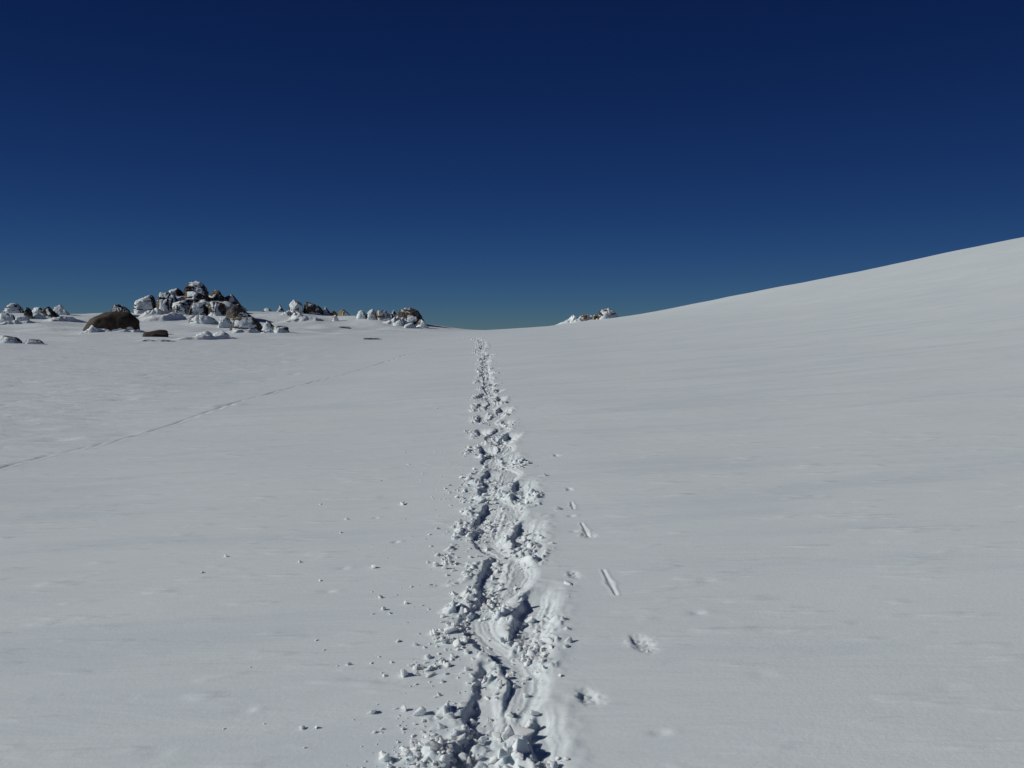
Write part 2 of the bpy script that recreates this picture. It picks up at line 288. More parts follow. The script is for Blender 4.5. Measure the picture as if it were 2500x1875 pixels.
def snow_material(name, field):
    m, t, b = new_mat(name)
    L = t.links.new
    b.inputs['Roughness'].default_value = 0.62
    b.inputs['Specular IOR Level'].default_value = 0.28
    b.inputs['Subsurface Radius'].default_value = (0.8, 1.0, 1.2)
    b.inputs['Subsurface Scale'].default_value = 0.02
    b.inputs['Subsurface Weight'].default_value = 0.55
    tc = t.nodes.new('ShaderNodeTexCoord')
    if field:       # light only soaks visibly through loose snow, so the packed crust away from the trail needs none
        sp = t.nodes.new('ShaderNodeSeparateXYZ'); L(tc.outputs['Object'], sp.inputs['Vector'])
        ab = t.nodes.new('ShaderNodeMath'); ab.operation = 'ABSOLUTE'; L(sp.outputs['X'], ab.inputs[0])
        fa = t.nodes.new('ShaderNodeMapRange'); fa.inputs['From Min'].default_value = 0.55; fa.inputs['From Max'].default_value = 1.1
        fa.inputs['To Min'].default_value = 0.55; fa.inputs['To Max'].default_value = 0.0
        L(ab.outputs['Value'], fa.inputs['Value'])
        fb = t.nodes.new('ShaderNodeMapRange'); fb.inputs['From Min'].default_value = 9.0; fb.inputs['From Max'].default_value = 16.0
        fb.inputs['To Min'].default_value = 1.0; fb.inputs['To Max'].default_value = 0.0
        L(sp.outputs['Y'], fb.inputs['Value'])
        fm = t.nodes.new('ShaderNodeMath'); fm.operation = 'MULTIPLY'
        L(fa.outputs['Result'], fm.inputs[0]); L(fb.outputs['Result'], fm.inputs[1])
        L(fm.outputs['Value'], b.inputs['Subsurface Weight'])
    # faint differences of grain and dust in the snow itself
    n1 = node(t, 'ShaderNodeTexNoise', Scale=0.5, Detail=5.0, Roughness=0.6)
    L(tc.outputs['Object'], n1.inputs['Vector'])
    ramp = t.nodes.new('ShaderNodeValToRGB')
    ramp.color_ramp.elements[0].position = 0.3; ramp.color_ramp.elements[0].color = (0.745, 0.81, 0.83, 1)
    ramp.color_ramp.elements[1].position = 0.75; ramp.color_ramp.elements[1].color = (0.80, 0.86, 0.87, 1)
    if not field:       # freshly broken snow is whiter than the wind crust
        ramp.color_ramp.elements[0].color = (0.82, 0.87, 0.885, 1); ramp.color_ramp.elements[1].color = (0.86, 0.90, 0.91, 1)
    L(n1.outputs['Fac'], ramp.inputs['Fac'])
    base_col = ramp.outputs['Color']
    last = None
    def bump(height, strength, dist):
        nonlocal last
        bn = node(t, 'ShaderNodeBump', Strength=strength, Distance=dist)
        L(height, bn.inputs['Height'])
        if last is not None:
            L(last, bn.inputs['Normal'])
        last = bn.outputs['Normal']
    if field:
        # wind crust: long shallow streaks across the slope
        mp = t.nodes.new('ShaderNodeMapping'); mp.inputs['Scale'].default_value = (0.55, 3.2, 1.0)
        mp.inputs['Rotation'].default_value = (0, 0, math.radians(-8))
        L(tc.outputs['Object'], mp.inputs['Vector'])
        n2 = node(t, 'ShaderNodeTexNoise', Scale=1.0, Detail=6.0, Roughness=0.62, Distortion=0.4)
        L(mp.outputs['Vector'], n2.inputs['Vector'])
        bump(n2.outputs['Fac'], 1.0, 0.018)
        # wind-glazed streaks reflect a little less than the dry snow between them
        ns = node(t, 'ShaderNodeTexNoise', Scale=0.62, Detail=5.0, Roughness=0.6, Distortion=0.5)
        L(mp.outputs['Vector'], ns.inputs['Vector'])
        rs = t.nodes.new('ShaderNodeMapRange'); rs.interpolation_type = 'SMOOTHSTEP'
        rs.inputs['From Min'].default_value = 0.46; rs.inputs['From Max'].default_value = 0.70
        rs.inputs['To Min'].default_value = 0.0; rs.inputs['To Max'].default_value = 1.0
        L(ns.outputs['Fac'], rs.inputs['Value'])
        gl = t.nodes.new('ShaderNodeMix'); gl.data_type = 'RGBA'
        gl.inputs['B'].default_value = (0.705, 0.775, 0.81, 1)
        L(rs.outputs['Result'], gl.inputs['Factor']); L(base_col, gl.inputs['A'])
        base_col = gl.outputs['Result']
        mp2 = t.nodes.new('ShaderNodeMapping'); mp2.inputs['Scale'].default_value = (2.4, 9.0, 1.0)
        mp2.inputs['Rotation'].default_value = (0, 0, math.radians(14))
        L(tc.outputs['Object'], mp2.inputs['Vector'])
        n3 = node(t, 'ShaderNodeTexNoise', Scale=1.0, Detail=2.0, Roughness=0.5)
        L(mp2.outputs['Vector'], n3.inputs['Vector'])
        r3 = t.nodes.new('ShaderNodeMapRange'); r3.interpolation_type = 'SMOOTHSTEP'; r3.inputs['From Min'].default_value = 0.55; r3.inputs['From Max'].default_value = 0.85
        L(n3.outputs['Fac'], r3.inputs['Value'])
        bump(r3.outputs['Result'], 1.0, 0.008)
        # the basin on the left is scoured into small ripples and nicks
        sx = t.nodes.new('ShaderNodeSeparateXYZ'); L(tc.outputs['Object'], sx.inputs['Vector'])
        mk = t.nodes.new('ShaderNodeMapRange'); mk.interpolation_type = 'SMOOTHSTEP'
        mk.inputs['From Min'].default_value = -3.5; mk.inputs['From Max'].default_value = -9.0
        L(sx.outputs['X'], mk.inputs['Value'])
        mp3 = t.nodes.new('ShaderNodeMapping'); mp3.inputs['Scale'].default_value = (0.9, 2.3, 1.0)
        mp3.inputs['Rotation'].default_value = (0, 0, math.radians(20))
        L(tc.outputs['Object'], mp3.inputs['Vector'])
        n5 = node(t, 'ShaderNodeTexNoise', Scale=1.0, Detail=5.0, Roughness=0.58, Distortion=0.6)
        L(mp3.outputs['Vector'], n5.inputs['Vector'])
        mm = t.nodes.new('ShaderNodeMath'); mm.operation = 'MULTIPLY'
        L(n5.outputs['Fac'], mm.inputs[0]); L(mk.outputs['Result'], mm.inputs[1])
        bump(mm.outputs['Value'], 1.0, 0.07)
    n4 = node(t, 'ShaderNodeTexNoise', Scale=55.0, Detail=3.0, Roughness=0.6)
    L(tc.outputs['Object'], n4.inputs['Vector'])
    bump(n4.outputs['Fac'], 0.5, 0.0022)
    L(base_col, b.inputs['Base Color'])
    L(last, b.inputs['Normal'])
    return m

def rime_material():
    m, t, b = new_mat('rime_snow')
    L = t.links.new
    b.inputs['Roughness'].default_value = 0.6
    b.inputs['Base Color'].default_value = (0.76, 0.825, 0.85, 1)
    b.inputs['Specular IOR Level'].default_value = 0.3
    tc = t.nodes.new('ShaderNodeTexCoord')
    n = node(t, 'ShaderNodeTexNoise', Scale=4.0, Detail=6.0, Roughness=0.65)
    L(tc.outputs['Object'], n.inputs['Vector'])
    bn = node(t, 'ShaderNodeBump', Strength=0.8, Distance=0.12)
    L(n.outputs['Fac'], bn.inputs['Height']); L(bn.outputs['Normal'], b.inputs['Normal'])
    return m

def rock_material(name, dark, light, frost):
    m, t, b = new_mat(name)
    L = t.links.new
    b.inputs['Roughness'].default_value = 0.85
    b.inputs['Specular IOR Level'].default_value = 0.25
    tc = t.nodes.new('ShaderNodeTexCoord')
    n = node(t, 'ShaderNodeTexNoise', Scale=1.6, Detail=8.0, Roughness=0.65)
    L(tc.outputs['Object'], n.inputs['Vector'])
    r = t.nodes.new('ShaderNodeValToRGB')
    r.color_ramp.elements[0].position = 0.32; r.color_ramp.elements[0].color = (*dark, 1)
    r.color_ramp.elements[1].position = 0.68; r.color_ramp.elements[1].color = (*light, 1)
    L(n.outputs['Fac'], r.inputs['Fac'])
    # thin hoar frost caught in the grain of the stone
    nf = node(t, 'ShaderNodeTexNoise', Scale=3.1, Detail=9.0, Roughness=0.72)
    L(tc.outputs['Object'], nf.inputs['Vector'])
    rf = t.nodes.new('ShaderNodeMapRange'); rf.interpolation_type = 'SMOOTHSTEP'
    rf.inputs['From Min'].default_value = 0.53; rf.inputs['From Max'].default_value = 0.68
    rf.inputs['To Max'].default_value = frost
    L(nf.outputs['Fac'], rf.inputs['Value'])
    mx = t.nodes.new('ShaderNodeMix'); mx.data_type = 'RGBA'
    mx.inputs['B'].default_value = (0.55, 0.60, 0.64, 1)
    L(rf.outputs['Result'], mx.inputs['Factor']); L(r.outputs['Color'], mx.inputs['A'])
    L(mx.outputs['Result'], b.inputs['Base Color'])
    n2 = node(t, 'ShaderNodeTexNoise', Scale=9.0, Detail=8.0, Roughness=0.7)
    L(tc.outputs['Object'], n2.inputs['Vector'])
    bn = node(t, 'ShaderNodeBump', Strength=0.7, Distance=0.06)
    L(n2.outputs['Fac'], bn.inputs['Height']); L(bn.outputs['Normal'], b.inputs['Normal'])
    return m

M_FIELD = snow_material('wind_packed_snow', True)
M_SNOW = snow_material('broken_snow', False)
M_RIME = rime_material()
M_ROCK = rock_material('dark_granite', (0.032, 0.026, 0.022), (0.098, 0.075, 0.055), 0.80)
M_BARE = rock_material('bare_dark_granite', (0.032, 0.024, 0.019), (0.085, 0.060, 0.042), 0.10)
M_OCHRE = rock_material('ochre_granite', (0.13, 0.085, 0.04), (0.30, 0.20, 0.095), 0.35)

# ------------------------------------------------------------------ the trodden trail
_py = np.array([p[1] for p in PATH]); _px = np.array([p[0] for p in PATH])
_sy = np.arange(-20, 60, .1)
_sx = np.interp(_sy, _py, _px)
_k = 11
_sx = np.convolve(np.pad(_sx, _k // 2, mode='edge'), np.ones(_k) / _k, mode='valid')
def path_x(y):
    return np.interp(y, _sy, _sx)

rng = random.Random(7)
prints = [dict(x=p[0], y=p[1], a=p[2], L=p[3], W=p[4], d=p[5] * .23, rough=p[6]) for p in PRINTS]
yy, side = 7.55, 1
while yy < 42:
    step = .66 + rng.uniform(-.07, .07)
    yy += step
    far_ = min(1.0, max(0.0, (yy - 9) / 9))
    prints.append(dict(x=float(path_x(yy)) + side * (.145 - .06 * far_ + rng.uniform(-.04, .05)), y=yy + rng.uniform(-.1, .1), a=rng.uniform(-.12, .2),
                       L=.38 + rng.uniform(-.10, .12), W=.125 - .035 * far_ + rng.uniform(-.02, .025), d=rng.uniform(.020, .052), rough=1))
    side = -side

def cells(x, y, size, seed):
    """broken-crust relief: flat-topped tilted pieces with recessed joints, 0..1"""
    gx = x / size; gy = y / size
    ix = np.floor(gx); iy = np.floor(gy)
    b1 = np.full(gx.shape, 9.0); b2 = np.full(gx.shape, 9.0); hh = np.zeros(gx.shape)
    for dx in (-1, 0, 1):
        for dy in (-1, 0, 1):
            cx = ix + dx; cy = iy + dy
            px = cx + _lat(cx, cy, seed); py = cy + _lat(cx, cy, seed + 1)
            d = (gx - px) ** 2 + (gy - py) ** 2
            hgt = _lat(cx, cy, seed + 2) + (gx - px) * (_lat(cx, cy, seed + 3) - .5) * 1.6 + (gy - py) * (_lat(cx, cy, seed + 4) - .5) * 1.6
            closer = d < b1
            b2 = np.where(closer, b1, np.minimum(b2, d))
            hh = np.where(closer, hgt, hh)
            b1 = np.where(closer, d, b1)
    edge = sstep(0.0, 0.28, np.sqrt(b2) - np.sqrt(b1))
    return hh * (.25 + .75 * edge)

# small hollows of the old trail that runs along the left
hollows = []
_ax = np.array([p[0] for p in ANIMAL_TRAIL]); _ay = np.array([p[1] for p in ANIMAL_TRAIL])
t = float(_ay[0])
while t < 31:
    dens = .5 + .5 * math.sin(t * 1.7) + .3 * math.sin(t * .53)
    if rng.random() < .70 + .3 * dens:
        hollows.append((float(np.interp(t, _ay, _ax)) + rng.uniform(-.035, .035), t, rng.uniform(.025, .045), rng.uniform(.07, .22), rng.uniform(.007, .022)))
    t += rng.uniform(.10, .22)
for _ in range(150):      # wind-scoured nicks on the basin further left
    y0 = rng.uniform(11, 46); x0 = rng.uniform(-20, -5) * (.6 + y0 / 46)
    hollows.append((x0, y0, rng.uniform(.12, .40), rng.uniform(.05, .16), rng.uniform(.02, .05)))
for _ in range(26):       # a few faint dimples in the near crust
    hollows.append((rng.uniform(-2.2, 2.4), rng.uniform(2.9, 7.0), rng.uniform(.02, .05), rng.uniform(.015, .03), rng.uniform(.003, .008)))

def surface(x, y, detail=True):
    """ground height with everything trodden into it"""
    x = np.asarray(x, float); y = np.asarray(y, float)
    z = ground(x, y)
    dep = np.zeros(x.shape); rim = np.zeros(x.shape); rough = np.zeros(x.shape); stri = np.zeros(x.shape); spill = np.zeros(x.shape)
    wx = .016 * noise2(x * 9, y * 9, 31) + .007 * noise2(x * 31, y * 31, 32)
    wy = .022 * noise2(x * 9, y * 9, 33) + .008 * noise2(x * 31, y * 31, 34)
    for q in prints:
        near = (np.abs(y - q['y']) < q['L'] + .35) & (np.abs(x - q['x']) < q['W'] + .4)
        if not near.any():
            continue
        dx = x[near] + wx[near] - q['x']; dy = y[near] + wy[near] - q['y']
        ca, sa = math.cos(q['a']), math.sin(q['a'])
        u = dy * ca + dx * sa; v = dx * ca - dy * sa
        L, W = q['L'], q['W']
        v = v + .16 * W * np.cos(u / L * 1.5) - .08 * W          # slight kidney curve
        w = W * (1 - .22 * np.clip(u / L, -1, 1) ** 2)
        f = sstep(-w - .004, -w + .034, v) * sstep(w, w - .13, v) * sstep(L, L - min(.34, .6 * L), u) * sstep(-L, -L + .14, u)
        dd = q['d'] * f * (1 + .35 * sstep(0, .35 * L, u) * sstep(.9 * L, .5 * L, u) * sstep(.2 * w, -.6 * w, v))
        dep[near] = np.maximum(dep[near], dd)
        e = np.maximum(np.abs(v) - w, np.abs(u) - L)
        rim[near] = np.maximum(rim[near], np.exp(-(np.clip(e, -.04, 9) / .05) ** 2))
        heel = sstep(.30 * L, -.25 * L, u)
        rub = f * (.12 + .88 * heel) * (1 - .75 * sstep(w * .35, w * .7, v))
        rough[near] = np.maximum(rough[near], q['rough'] * rub)
        sp = sstep(.26 - .012 * min(q['y'], 14), .08, -v - w) * sstep(.005, .06, -v - w) * (v < 0) * sstep(.10, -.08, np.abs(u + .25 * L) - L) + sstep(.22, .0, -u - L) * (u < 0) * sstep(.12, -.02, np.abs(v + .3 * w) - w)
        spill[near] = np.maximum(spill[near], q['rough'] * np.clip(sp, 0, 1) * (1 - f))
        st = (noise2(v * 38, u * 1.6, 41) + .7 * noise2(v * 85, u * 3.0, 42)) * f * sstep(-w * .5, w * .2, v)
        stri[near] = np.where(np.abs(st) > np.abs(stri[near]), st, stri[near])
    # the packed, scraped path that winds from print to print
    cx_ = path_x(y) + (.095 * np.sin(2 * np.pi * (y - 3.05) / 1.37) + .03 * noise2(y * 1.1, y * 0, 91)) * sstep(16, 8, y)
    vv = x + wx - cx_
    hw = .115 + .02 * noise2(y * 1.7, y * 0 + 3, 92)
    pk = sstep(-hw, -hw + .03, vv) * sstep(hw, hw - .09, vv) * sstep(44, 40, y)
    dep = np.maximum(dep, .022 * pk)
    rough = rough * (1 - .55 * pk * sstep(14, 8, y)); spill = spill * (1 - pk)
    stri = stri + .8 * pk * (noise2(vv * 40, y * 1.2, 93) + .6 * noise2(vv * 90, y * 2.2, 94)) * (np.abs(stri) < .02)
    z = z - dep
    on = (rough > .01) | (spill > .01)
    if detail and on.any():
        xs = x[on]; ys = y[on]
        c1 = cells(xs + .02 * noise2(xs * 14, ys * 14, 5), ys, .10, 51)
        c2 = cells(xs, ys + .012 * noise2(xs * 30, ys * 30, 6), .048, 61)
        big = sstep(-.30, .45, noise2(xs * 3.6, ys * 3.6, 71))
        c = .60 * c1 + .36 * c2
        z[on] += rough[on] * (.066 * c * (.30 + .70 * big) - .006)
        lone = np.clip(.62 * c1 + .38 * c2 - .42 + .30 * (spill[on] - .5), 0, 1) * sstep(-.25, .35, noise2(xs * 5.0 + 3, ys * 4.0, 72))
        z[on] += .060 * lone * np.minimum(1, spill[on] * 1.6)
    z = z + rim * .004 * (.5 + .9 * noise2(x * 16, y * 16, 35)) * (dep < .02) + stri * .0075
    # pole drags
    for ax, ay, bx, by in POLE_MARKS:
        near = (y > by - .2) & (y < ay + .2) & (np.abs(x - ax) < .3)
        if near.any():
            px = x[near]; py = y[near]
            tt = np.clip(((px - ax) * (bx - ax) + (py - ay) * (by - ay)) / ((bx - ax) ** 2 + (by - ay) ** 2), 0, 1)
            dd = np.hypot(px - ax - tt * (bx - ax), (py - ay - tt * (by - ay)))
            wd = .0075 + .006 * np.exp(-((tt - .55) / .12) ** 2)
            z[near] += -.006 * np.exp(-(dd / wd) ** 2) + .002 * np.exp(-((dd - 2.2 * wd) / wd) ** 2)
    for hx, hy, rx, ry, hd in POLE_PITS:
        near = (np.abs(y - hy) < ry * 3) & (np.abs(x - hx) < rx * 3)
        if near.any():
            qx = x[near]; qy = y[near]
            px = (qx - hx + .25 * rx * noise2(qx * 40, qy * 30, 95)) / rx; py = (qy - hy + .25 * ry * noise2(qx * 35, qy * 35, 96)) / ry
            r2 = px * px + (py + .35 * px) ** 2
            body = np.exp(-r2 ** 1.6)
            z[near] += -hd * body * sstep(-1.15, -.55, px) * (1 - .45 * np.clip(px, 0, 1)) + .5 * hd * body * cells(qx, qy, .022, 97) + .25 * hd * np.exp(-((px + 1.15) ** 2 + py * py) / .15)
    for hx, hy, rx, ry, hd in hollows:
        near = (np.abs(y - hy) < ry * 3) & (np.abs(x - hx) < rx * 3)
        if near.any():
            px = (x[near] - hx) / rx; py = (y[near] - hy) / ry
            r2 = px * px + py * py
            z[near] += -hd * np.exp(-r2) + .45 * hd * np.exp(-((px - 1.3) ** 2 + py * py))
    return z

# ------------------------------------------------------------------ snow field (one sheet, finer along the trail)
def mesh_from_arrays(name, co, faces):
    """faces: list of (n,k) int arrays"""
    me = bpy.data.meshes.new(name)
    nl = sum(f.size for f in faces); npoly = sum(len(f) for f in faces)
    me.vertices.add(len(co)); me.vertices.foreach_set('co', np.ascontiguousarray(co, dtype=np.float32).ravel())
    me.loops.add(nl); me.polygons.add(npoly)
    me.loops.foreach_set('vertex_index', np.concatenate([f.ravel() for f in faces]).astype(np.int32))
    tot = np.concatenate([np.full(len(f), f.shape[1]) for f in faces])
    me.polygons.foreach_set('loop_start', (np.cumsum(tot) - tot).astype(np.int32))
    me.polygons.foreach_set('use_smooth', np.ones(npoly, dtype=bool))
    me.update(calc_edges=True); me.validate()
    return me

rows = [2.30]
while rows[-1] < 60:
    y = rows[-1]
    rows.append(y + .0064 * max(1.0, (y / 6.5) ** 2))
STR = 3
while (len(rows) - 1) % STR:
    rows.append(rows[-1] + .6)
rows = np.array(rows)
far_rows = [rows[-1]]
while far_rows[-1] < 4000:
    y = far_rows[-1]
    far_rows.append(y + (.55 if y < 125 else .55 * (y / 125) ** 2.2))
far_rows = np.array(far_rows[1:])
near_rows = np.array([-60, -45, -32, -22, -15, -10, -7, -5, -3.5, -2.4, -1.5, -.8, -.2, .3, .75, 1.15, 1.5, 1.8, 2.0, 2.16])
HALF = 1.02
strip_off = np.linspace(-HALF, HALF, 301)
lo = []
x = -HALF
while x > -7.0:
    x -= .036; lo.append(x)
d = .036
while x > -3000:
    d *= 1.022 if x > -90 else 1.12
    x -= d; lo.append(x)
left_off = np.array(lo[::-1])
lo = []; x = HALF; d = .012
while x < 3000:
    d = min(d * 1.12, .05) if x < 3.5 else d * (1.022 if x < 90 else 1.12)
    x += d; lo.append(x)
right_off = np.array(lo)

crow = np.concatenate([near_rows, rows[::STR], far_rows])       # rows shared by the coarse columns
off_all = np.concatenate([left_off, strip_off, right_off])
nl_, ns_, nr_ = len(left_off), len(strip_off), len(right_off)
vx = []; vy = []
base = 0
# coarse block: all rows in crow, left columns + right columns; strip columns only where not refined
def grid_ids(n_rows, n_cols, start):
    return (np.arange(n_rows * n_cols) + start).reshape(n_rows, n_cols)
cxl = path_x(np.clip(crow, 0, 45))[:, None]
XL = cxl + left_off[None, :]; YL = np.repeat(crow[:, None], nl_, 1)
XR = cxl + right_off[None, :]; YR = np.repeat(crow[:, None], nr_, 1)
XS = path_x(np.clip(rows, 0, 45))[:, None] + strip_off[None, :]; YS = np.repeat(rows[:, None], ns_, 1)
so = strip_off[::5]                                            # thinner strip before and behind the refined part
XN = path_x(np.clip(near_rows, 0, 45))[:, None] + so[None, :]; YN = np.repeat(near_rows[:, None], len(so), 1)
XF = path_x(np.clip(far_rows, 0, 45))[:, None] + so[None, :]; YF = np.repeat(far_rows[:, None], len(so), 1)
idL = grid_ids(*XL.shape, 0); n = XL.size
idR = grid_ids(*XR.shape, n); n += XR.size
idS = grid_ids(*XS.shape, n); n += XS.size
idN = grid_ids(*XN.shape, n); n += XN.size
idF = grid_ids(*XF.shape, n); n += XF.size
ax = np.concatenate([a.ravel() for a in (XL, XR, XS, XN, XF)])
ay = np.concatenate([a.ravel() for a in (YL, YR, YS, YN, YF)])
az = surface(ax, ay)
def quads(ids):
    return np.stack([ids[:-1, :-1].ravel(), ids[:-1, 1:].ravel(), ids[1:, 1:].ravel(), ids[1:, :-1].ravel()], 1)
Q4 = [quads(idL), quads(idR), quads(idS), quads(idN), quads(idF)]
T3 = []
nn = len(near_rows); nm = len(rows[::STR])
# side seams of the refined strip
for k in range(nm - 1):
    fine = idS[k * STR:(k + 1) * STR + 1, :]
    a, b = idL[nn + k, -1], idL[nn + k + 1, -1]
    for j in range(STR):
        T3.append((a, fine[j, 0], fine[j + 1, 0]))
    T3.append((a, fine[STR, 0], b))
    a, b = idR[nn + k, 0], idR[nn + k + 1, 0]
    for j in range(STR):
        T3.append((fine[j, -1], a, fine[j + 1, -1]))
    T3.append((fine[STR, -1], a, b))
# seams of the thin strips to left and right columns
def side(idThin, rowsC):
    for k in range(len(idThin) - 1):
        r0, r1 = rowsC[k], rowsC[k + 1]
        Q4.append(np.array([[idL[r0, -1], idThin[k, 0], idThin[k + 1, 0], idL[r1, -1]], [idThin[k, -1], idR[r0, 0], idR[r1, 0], idThin[k + 1, -1]]]))
side(idN, np.arange(nn)); side(idF, np.arange(nn + nm, nn + nm + len(far_rows)))
Q4.append(np.array([[idL[nn - 1, -1], idN[-1, 0], idS[0, 0], idL[nn, -1]], [idN[-1, -1], idR[nn - 1, 0], idR[nn, 0], idS[0, -1]],
                    [idL[nn + nm - 1, -1], idS[-1, 0], idF[0, 0], idL[nn + nm, -1]], [idS[-1, -1], idR[nn + nm - 1, 0], idR[nn + nm, 0], idF[0, -1]]]))
for thin, fine, flip in ((idN[-1], idS[0], False), (idF[0], idS[-1], True)):
    for k in range(len(thin) - 1):
        tri = [(thin[k], fine[k * 5 + 5], fine[k * 5])] if False else []
        for j in range(5):
            tri.append((thin[k], fine[k * 5 + j + 1], fine[k * 5 + j]))
        tri.append((thin[k], thin[k + 1], fine[k * 5 + 5]))
        T3 += [(a, c, b) for a, b, c in tri] if flip else tri
field_me = mesh_from_arrays('snow_field', np.stack([ax, ay, az], 1), Q4 + [np.array(T3)])
field = bpy.data.objects.new('snow_field', field_me); C.objects.link(field)
field_me.materials.append(M_FIELD)
field['kind'] = 'structure'

# ------------------------------------------------------------------ helpers for things
def tag(o, label, cat, group=None):
    o['label'] = label; o['category'] = cat
    if group:
        o['group'] = group

bm = bmesh.new(); bmesh.ops.create_icosphere(bm, subdivisions=5, radius=1.0)
ICO5 = bpy.data.meshes.new('sphere_source'); bm.to_mesh(ICO5); bm.free()
bm = bmesh.new(); bmesh.ops.create_icosphere(bm, subdivisions=4, radius=1.0)
ICO4 = bpy.data.meshes.new('sphere_source'); bm.to_mesh(ICO4); bm.free()
def get_co(me):
    a = np.empty(len(me.vertices) * 3, dtype=np.float32); me.vertices.foreach_get('co', a)
    return a.reshape(-1, 3).astype(float)
DIR5 = get_co(ICO5); DIR4 = get_co(ICO4)
for me in (ICO4, ICO5):
    me.polygons.foreach_set('use_smooth', np.ones(len(me.polygons), dtype=bool))

def vol(p, f, seed, oct=3):
    """three-plane noise on points p"""
    return (fbm2(p[:, 0] * f + 5.2, p[:, 1] * f, oct, seed) + fbm2(p[:, 1] * f - 3.7, p[:, 2] * f, oct, seed + 7) + fbm2(p[:, 2] * f + 1.9, p[:, 0] * f + 8.8, oct, seed + 13)) / 1.6

def normals_of(me, co):
    me.vertices.foreach_set('co', co.astype(np.float32).ravel()); me.update()
    n = np.empty(len(me.vertices) * 3, dtype=np.float32)
    me.vertex_normals.foreach_get('vector', n)
    return n.reshape(-1, 3).astype(float)

# ------------------------------------------------------------------ boulders
EXP = dict(dome=2.3, loaf=2.8, block=4.5, slab=3.6, peak=2.4, wedge=4.0, crown=4.5)
def boulder(x, y, z, w, d, h, kind, snow, skew, taper, label, k):
    r = np.random.RandomState(100 + k)
    big = h > 1.0
    DIRS = DIR5 if big else DIR4
    if kind in ('dome', 'loaf'):
        p = EXP[kind]
        co = DIRS / ((np.abs(DIRS) ** p).sum(1) ** (1 / p))[:, None]
        for _ in range(7 if kind == 'dome' else 6):
            n = r.normal(size=3); n[2] = abs(n[2]) * 1.1 + .02; n /= np.linalg.norm(n)
            ex = np.clip(co @ n - (co @ n).max() * (r.uniform(.76, .95) if kind == 'dome' else r.uniform(.84, .97)), 0, None)
            co = co - n[None, :] * ex[:, None] * .92
    else:       # split granite: a body bounded by flat breaks
        j = lambda s_: r.uniform(-s_, s_)
        P = [((1, j(.25), j(.15)), 1.0), ((-1, j(.25), j(.15)), 1.0), ((j(.25), 1, j(.2)), 1.0), ((j(.25), -1, .12 + j(.15)), .95), ((0, 0, -1), 1.0)]
        if kind in ('block', 'slab'):
            P += [((j(.35), j(.3), 1), .85), ((j(.6), -.35 + j(.3), 1), r.uniform(.8, 1.0))]
        if kind == 'crown':
            P += [((-.22, -.1, 1), .92), ((.75, j(.2), 1), .98), ((.05, -.55, 1), 1.0)]
        if kind == 'peak':
            P += [((-.8 + j(.2), j(.3), .8), .52), ((.7 + j(.2), j(.3), .8), .50), ((j(.3), -1, .35), .80), ((j(.3), .8, .5), .8), ((j(.5), -.4, 1), .62)]
        if kind == 'wedge':
            sg_ = np.sign(skew) if skew else 1
            P += [((sg_ * .62, -.05 + j(.1), .70), .40), ((-sg_ * .35, j(.2), 1), .85), ((j(.2), -1, .4), .85)]
        for _ in range(8):
            n = r.normal(size=3); n[2] = abs(n[2])
            n /= np.linalg.norm(n)
            P.append((n, r.uniform(.98, 1.25)))
        acc = np.zeros(len(DIRS))
        for n, dd in P:
            n = np.array(n, float); n /= np.linalg.norm(n)
            acc += np.clip(DIRS @ n / dd, 0, None) ** 18
        co = DIRS * (acc ** (-1 / 18))[:, None]
    if kind in ('peak', 'wedge', 'crown', 'dome', 'loaf', 'block', 'slab'):
        s = 1 - taper * np.clip(co[:, 2], 0, 1)
        co[:, 0] *= s; co[:, 1] *= s
    if kind not in ('wedge', 'crown'):
        co[:, 0] += skew * np.clip(co[:, 2], 0, 1) * -1.0
    if kind in ('block', 'crown', 'wedge', 'dome'):     # joints weathered into the granite
        for _ in range(3):
            n = np.array([r.uniform(-.25, .25), r.uniform(-.25, .25), 1.0]) if r.rand() < .6 else np.array([1.0, r.uniform(-.5, .5), r.uniform(-.3, .3)])
            n /= np.linalg.norm(n); at = r.uniform(-.1, .7) if n[2] > .8 else r.uniform(-.5, .5)
            g_ = np.exp(-((co @ n - at + .05 * vol(co, 2.2, k + 600, 2)) / .035) ** 2)
            co = co * (1 - .085 * g_)[:, None]
    rz = dict(block=.50, crown=.45, wedge=.36, slab=.42, loaf=.45, dome=.35, peak=.35)[kind] + r.uniform(-.12, .12)
    co = np.stack([co[:, 0] * math.cos(rz) - co[:, 1] * math.sin(rz), co[:, 0] * math.sin(rz) + co[:, 1] * math.cos(rz), co[:, 2]], 1)
    co = co + co * (.055 * vol(co, 1.7, k, 3) + (.02 if kind == 'loaf' else .06) * vol(co, 4.5, k + 50, 4))[:, None]
    up = co[:, 2] > 0
    co[:, 2] /= co[up, 2].max()
    co[:, 0] = (co[:, 0] - (co[up, 0].max() + co[up, 0].min()) / 2) / ((co[up, 0].max() - co[up, 0].min()) / 2)
    g = float(ground(x, y))
    drop = max(.25 * h, (z - g) + .35)
    co[:, 0] *= w / 2; co[:, 1] *= d / 2
    co[:, 2] = np.where(co[:, 2] > 0, co[:, 2] * h, co[:, 2] * drop)
    src = ICO5 if big else ICO4
    root = bpy.data.objects.new('boulder', None); C.objects.link(root)
    root.empty_display_size = .3
    root.location = (x, y, z)
    tag(root, label, 'boulder', 'granite boulders of the ridge')
    me = src.copy(); me.name = 'boulder_rock'
    nrm = normals_of(me, co)
    ochre = 'ochre' in label or 'brown rock' in label
    if kind != 'loaf':
        me.set_sharp_from_angle(angle=math.radians(32))
    me.materials.clear(); me.materials.append(M_OCHRE if ochre else M_BARE if 'bare' in label and 'brown' in label and snow < .2 else M_ROCK)
    rock = bpy.data.objects.new('rock', me); C.objects.link(rock); rock.parent = root
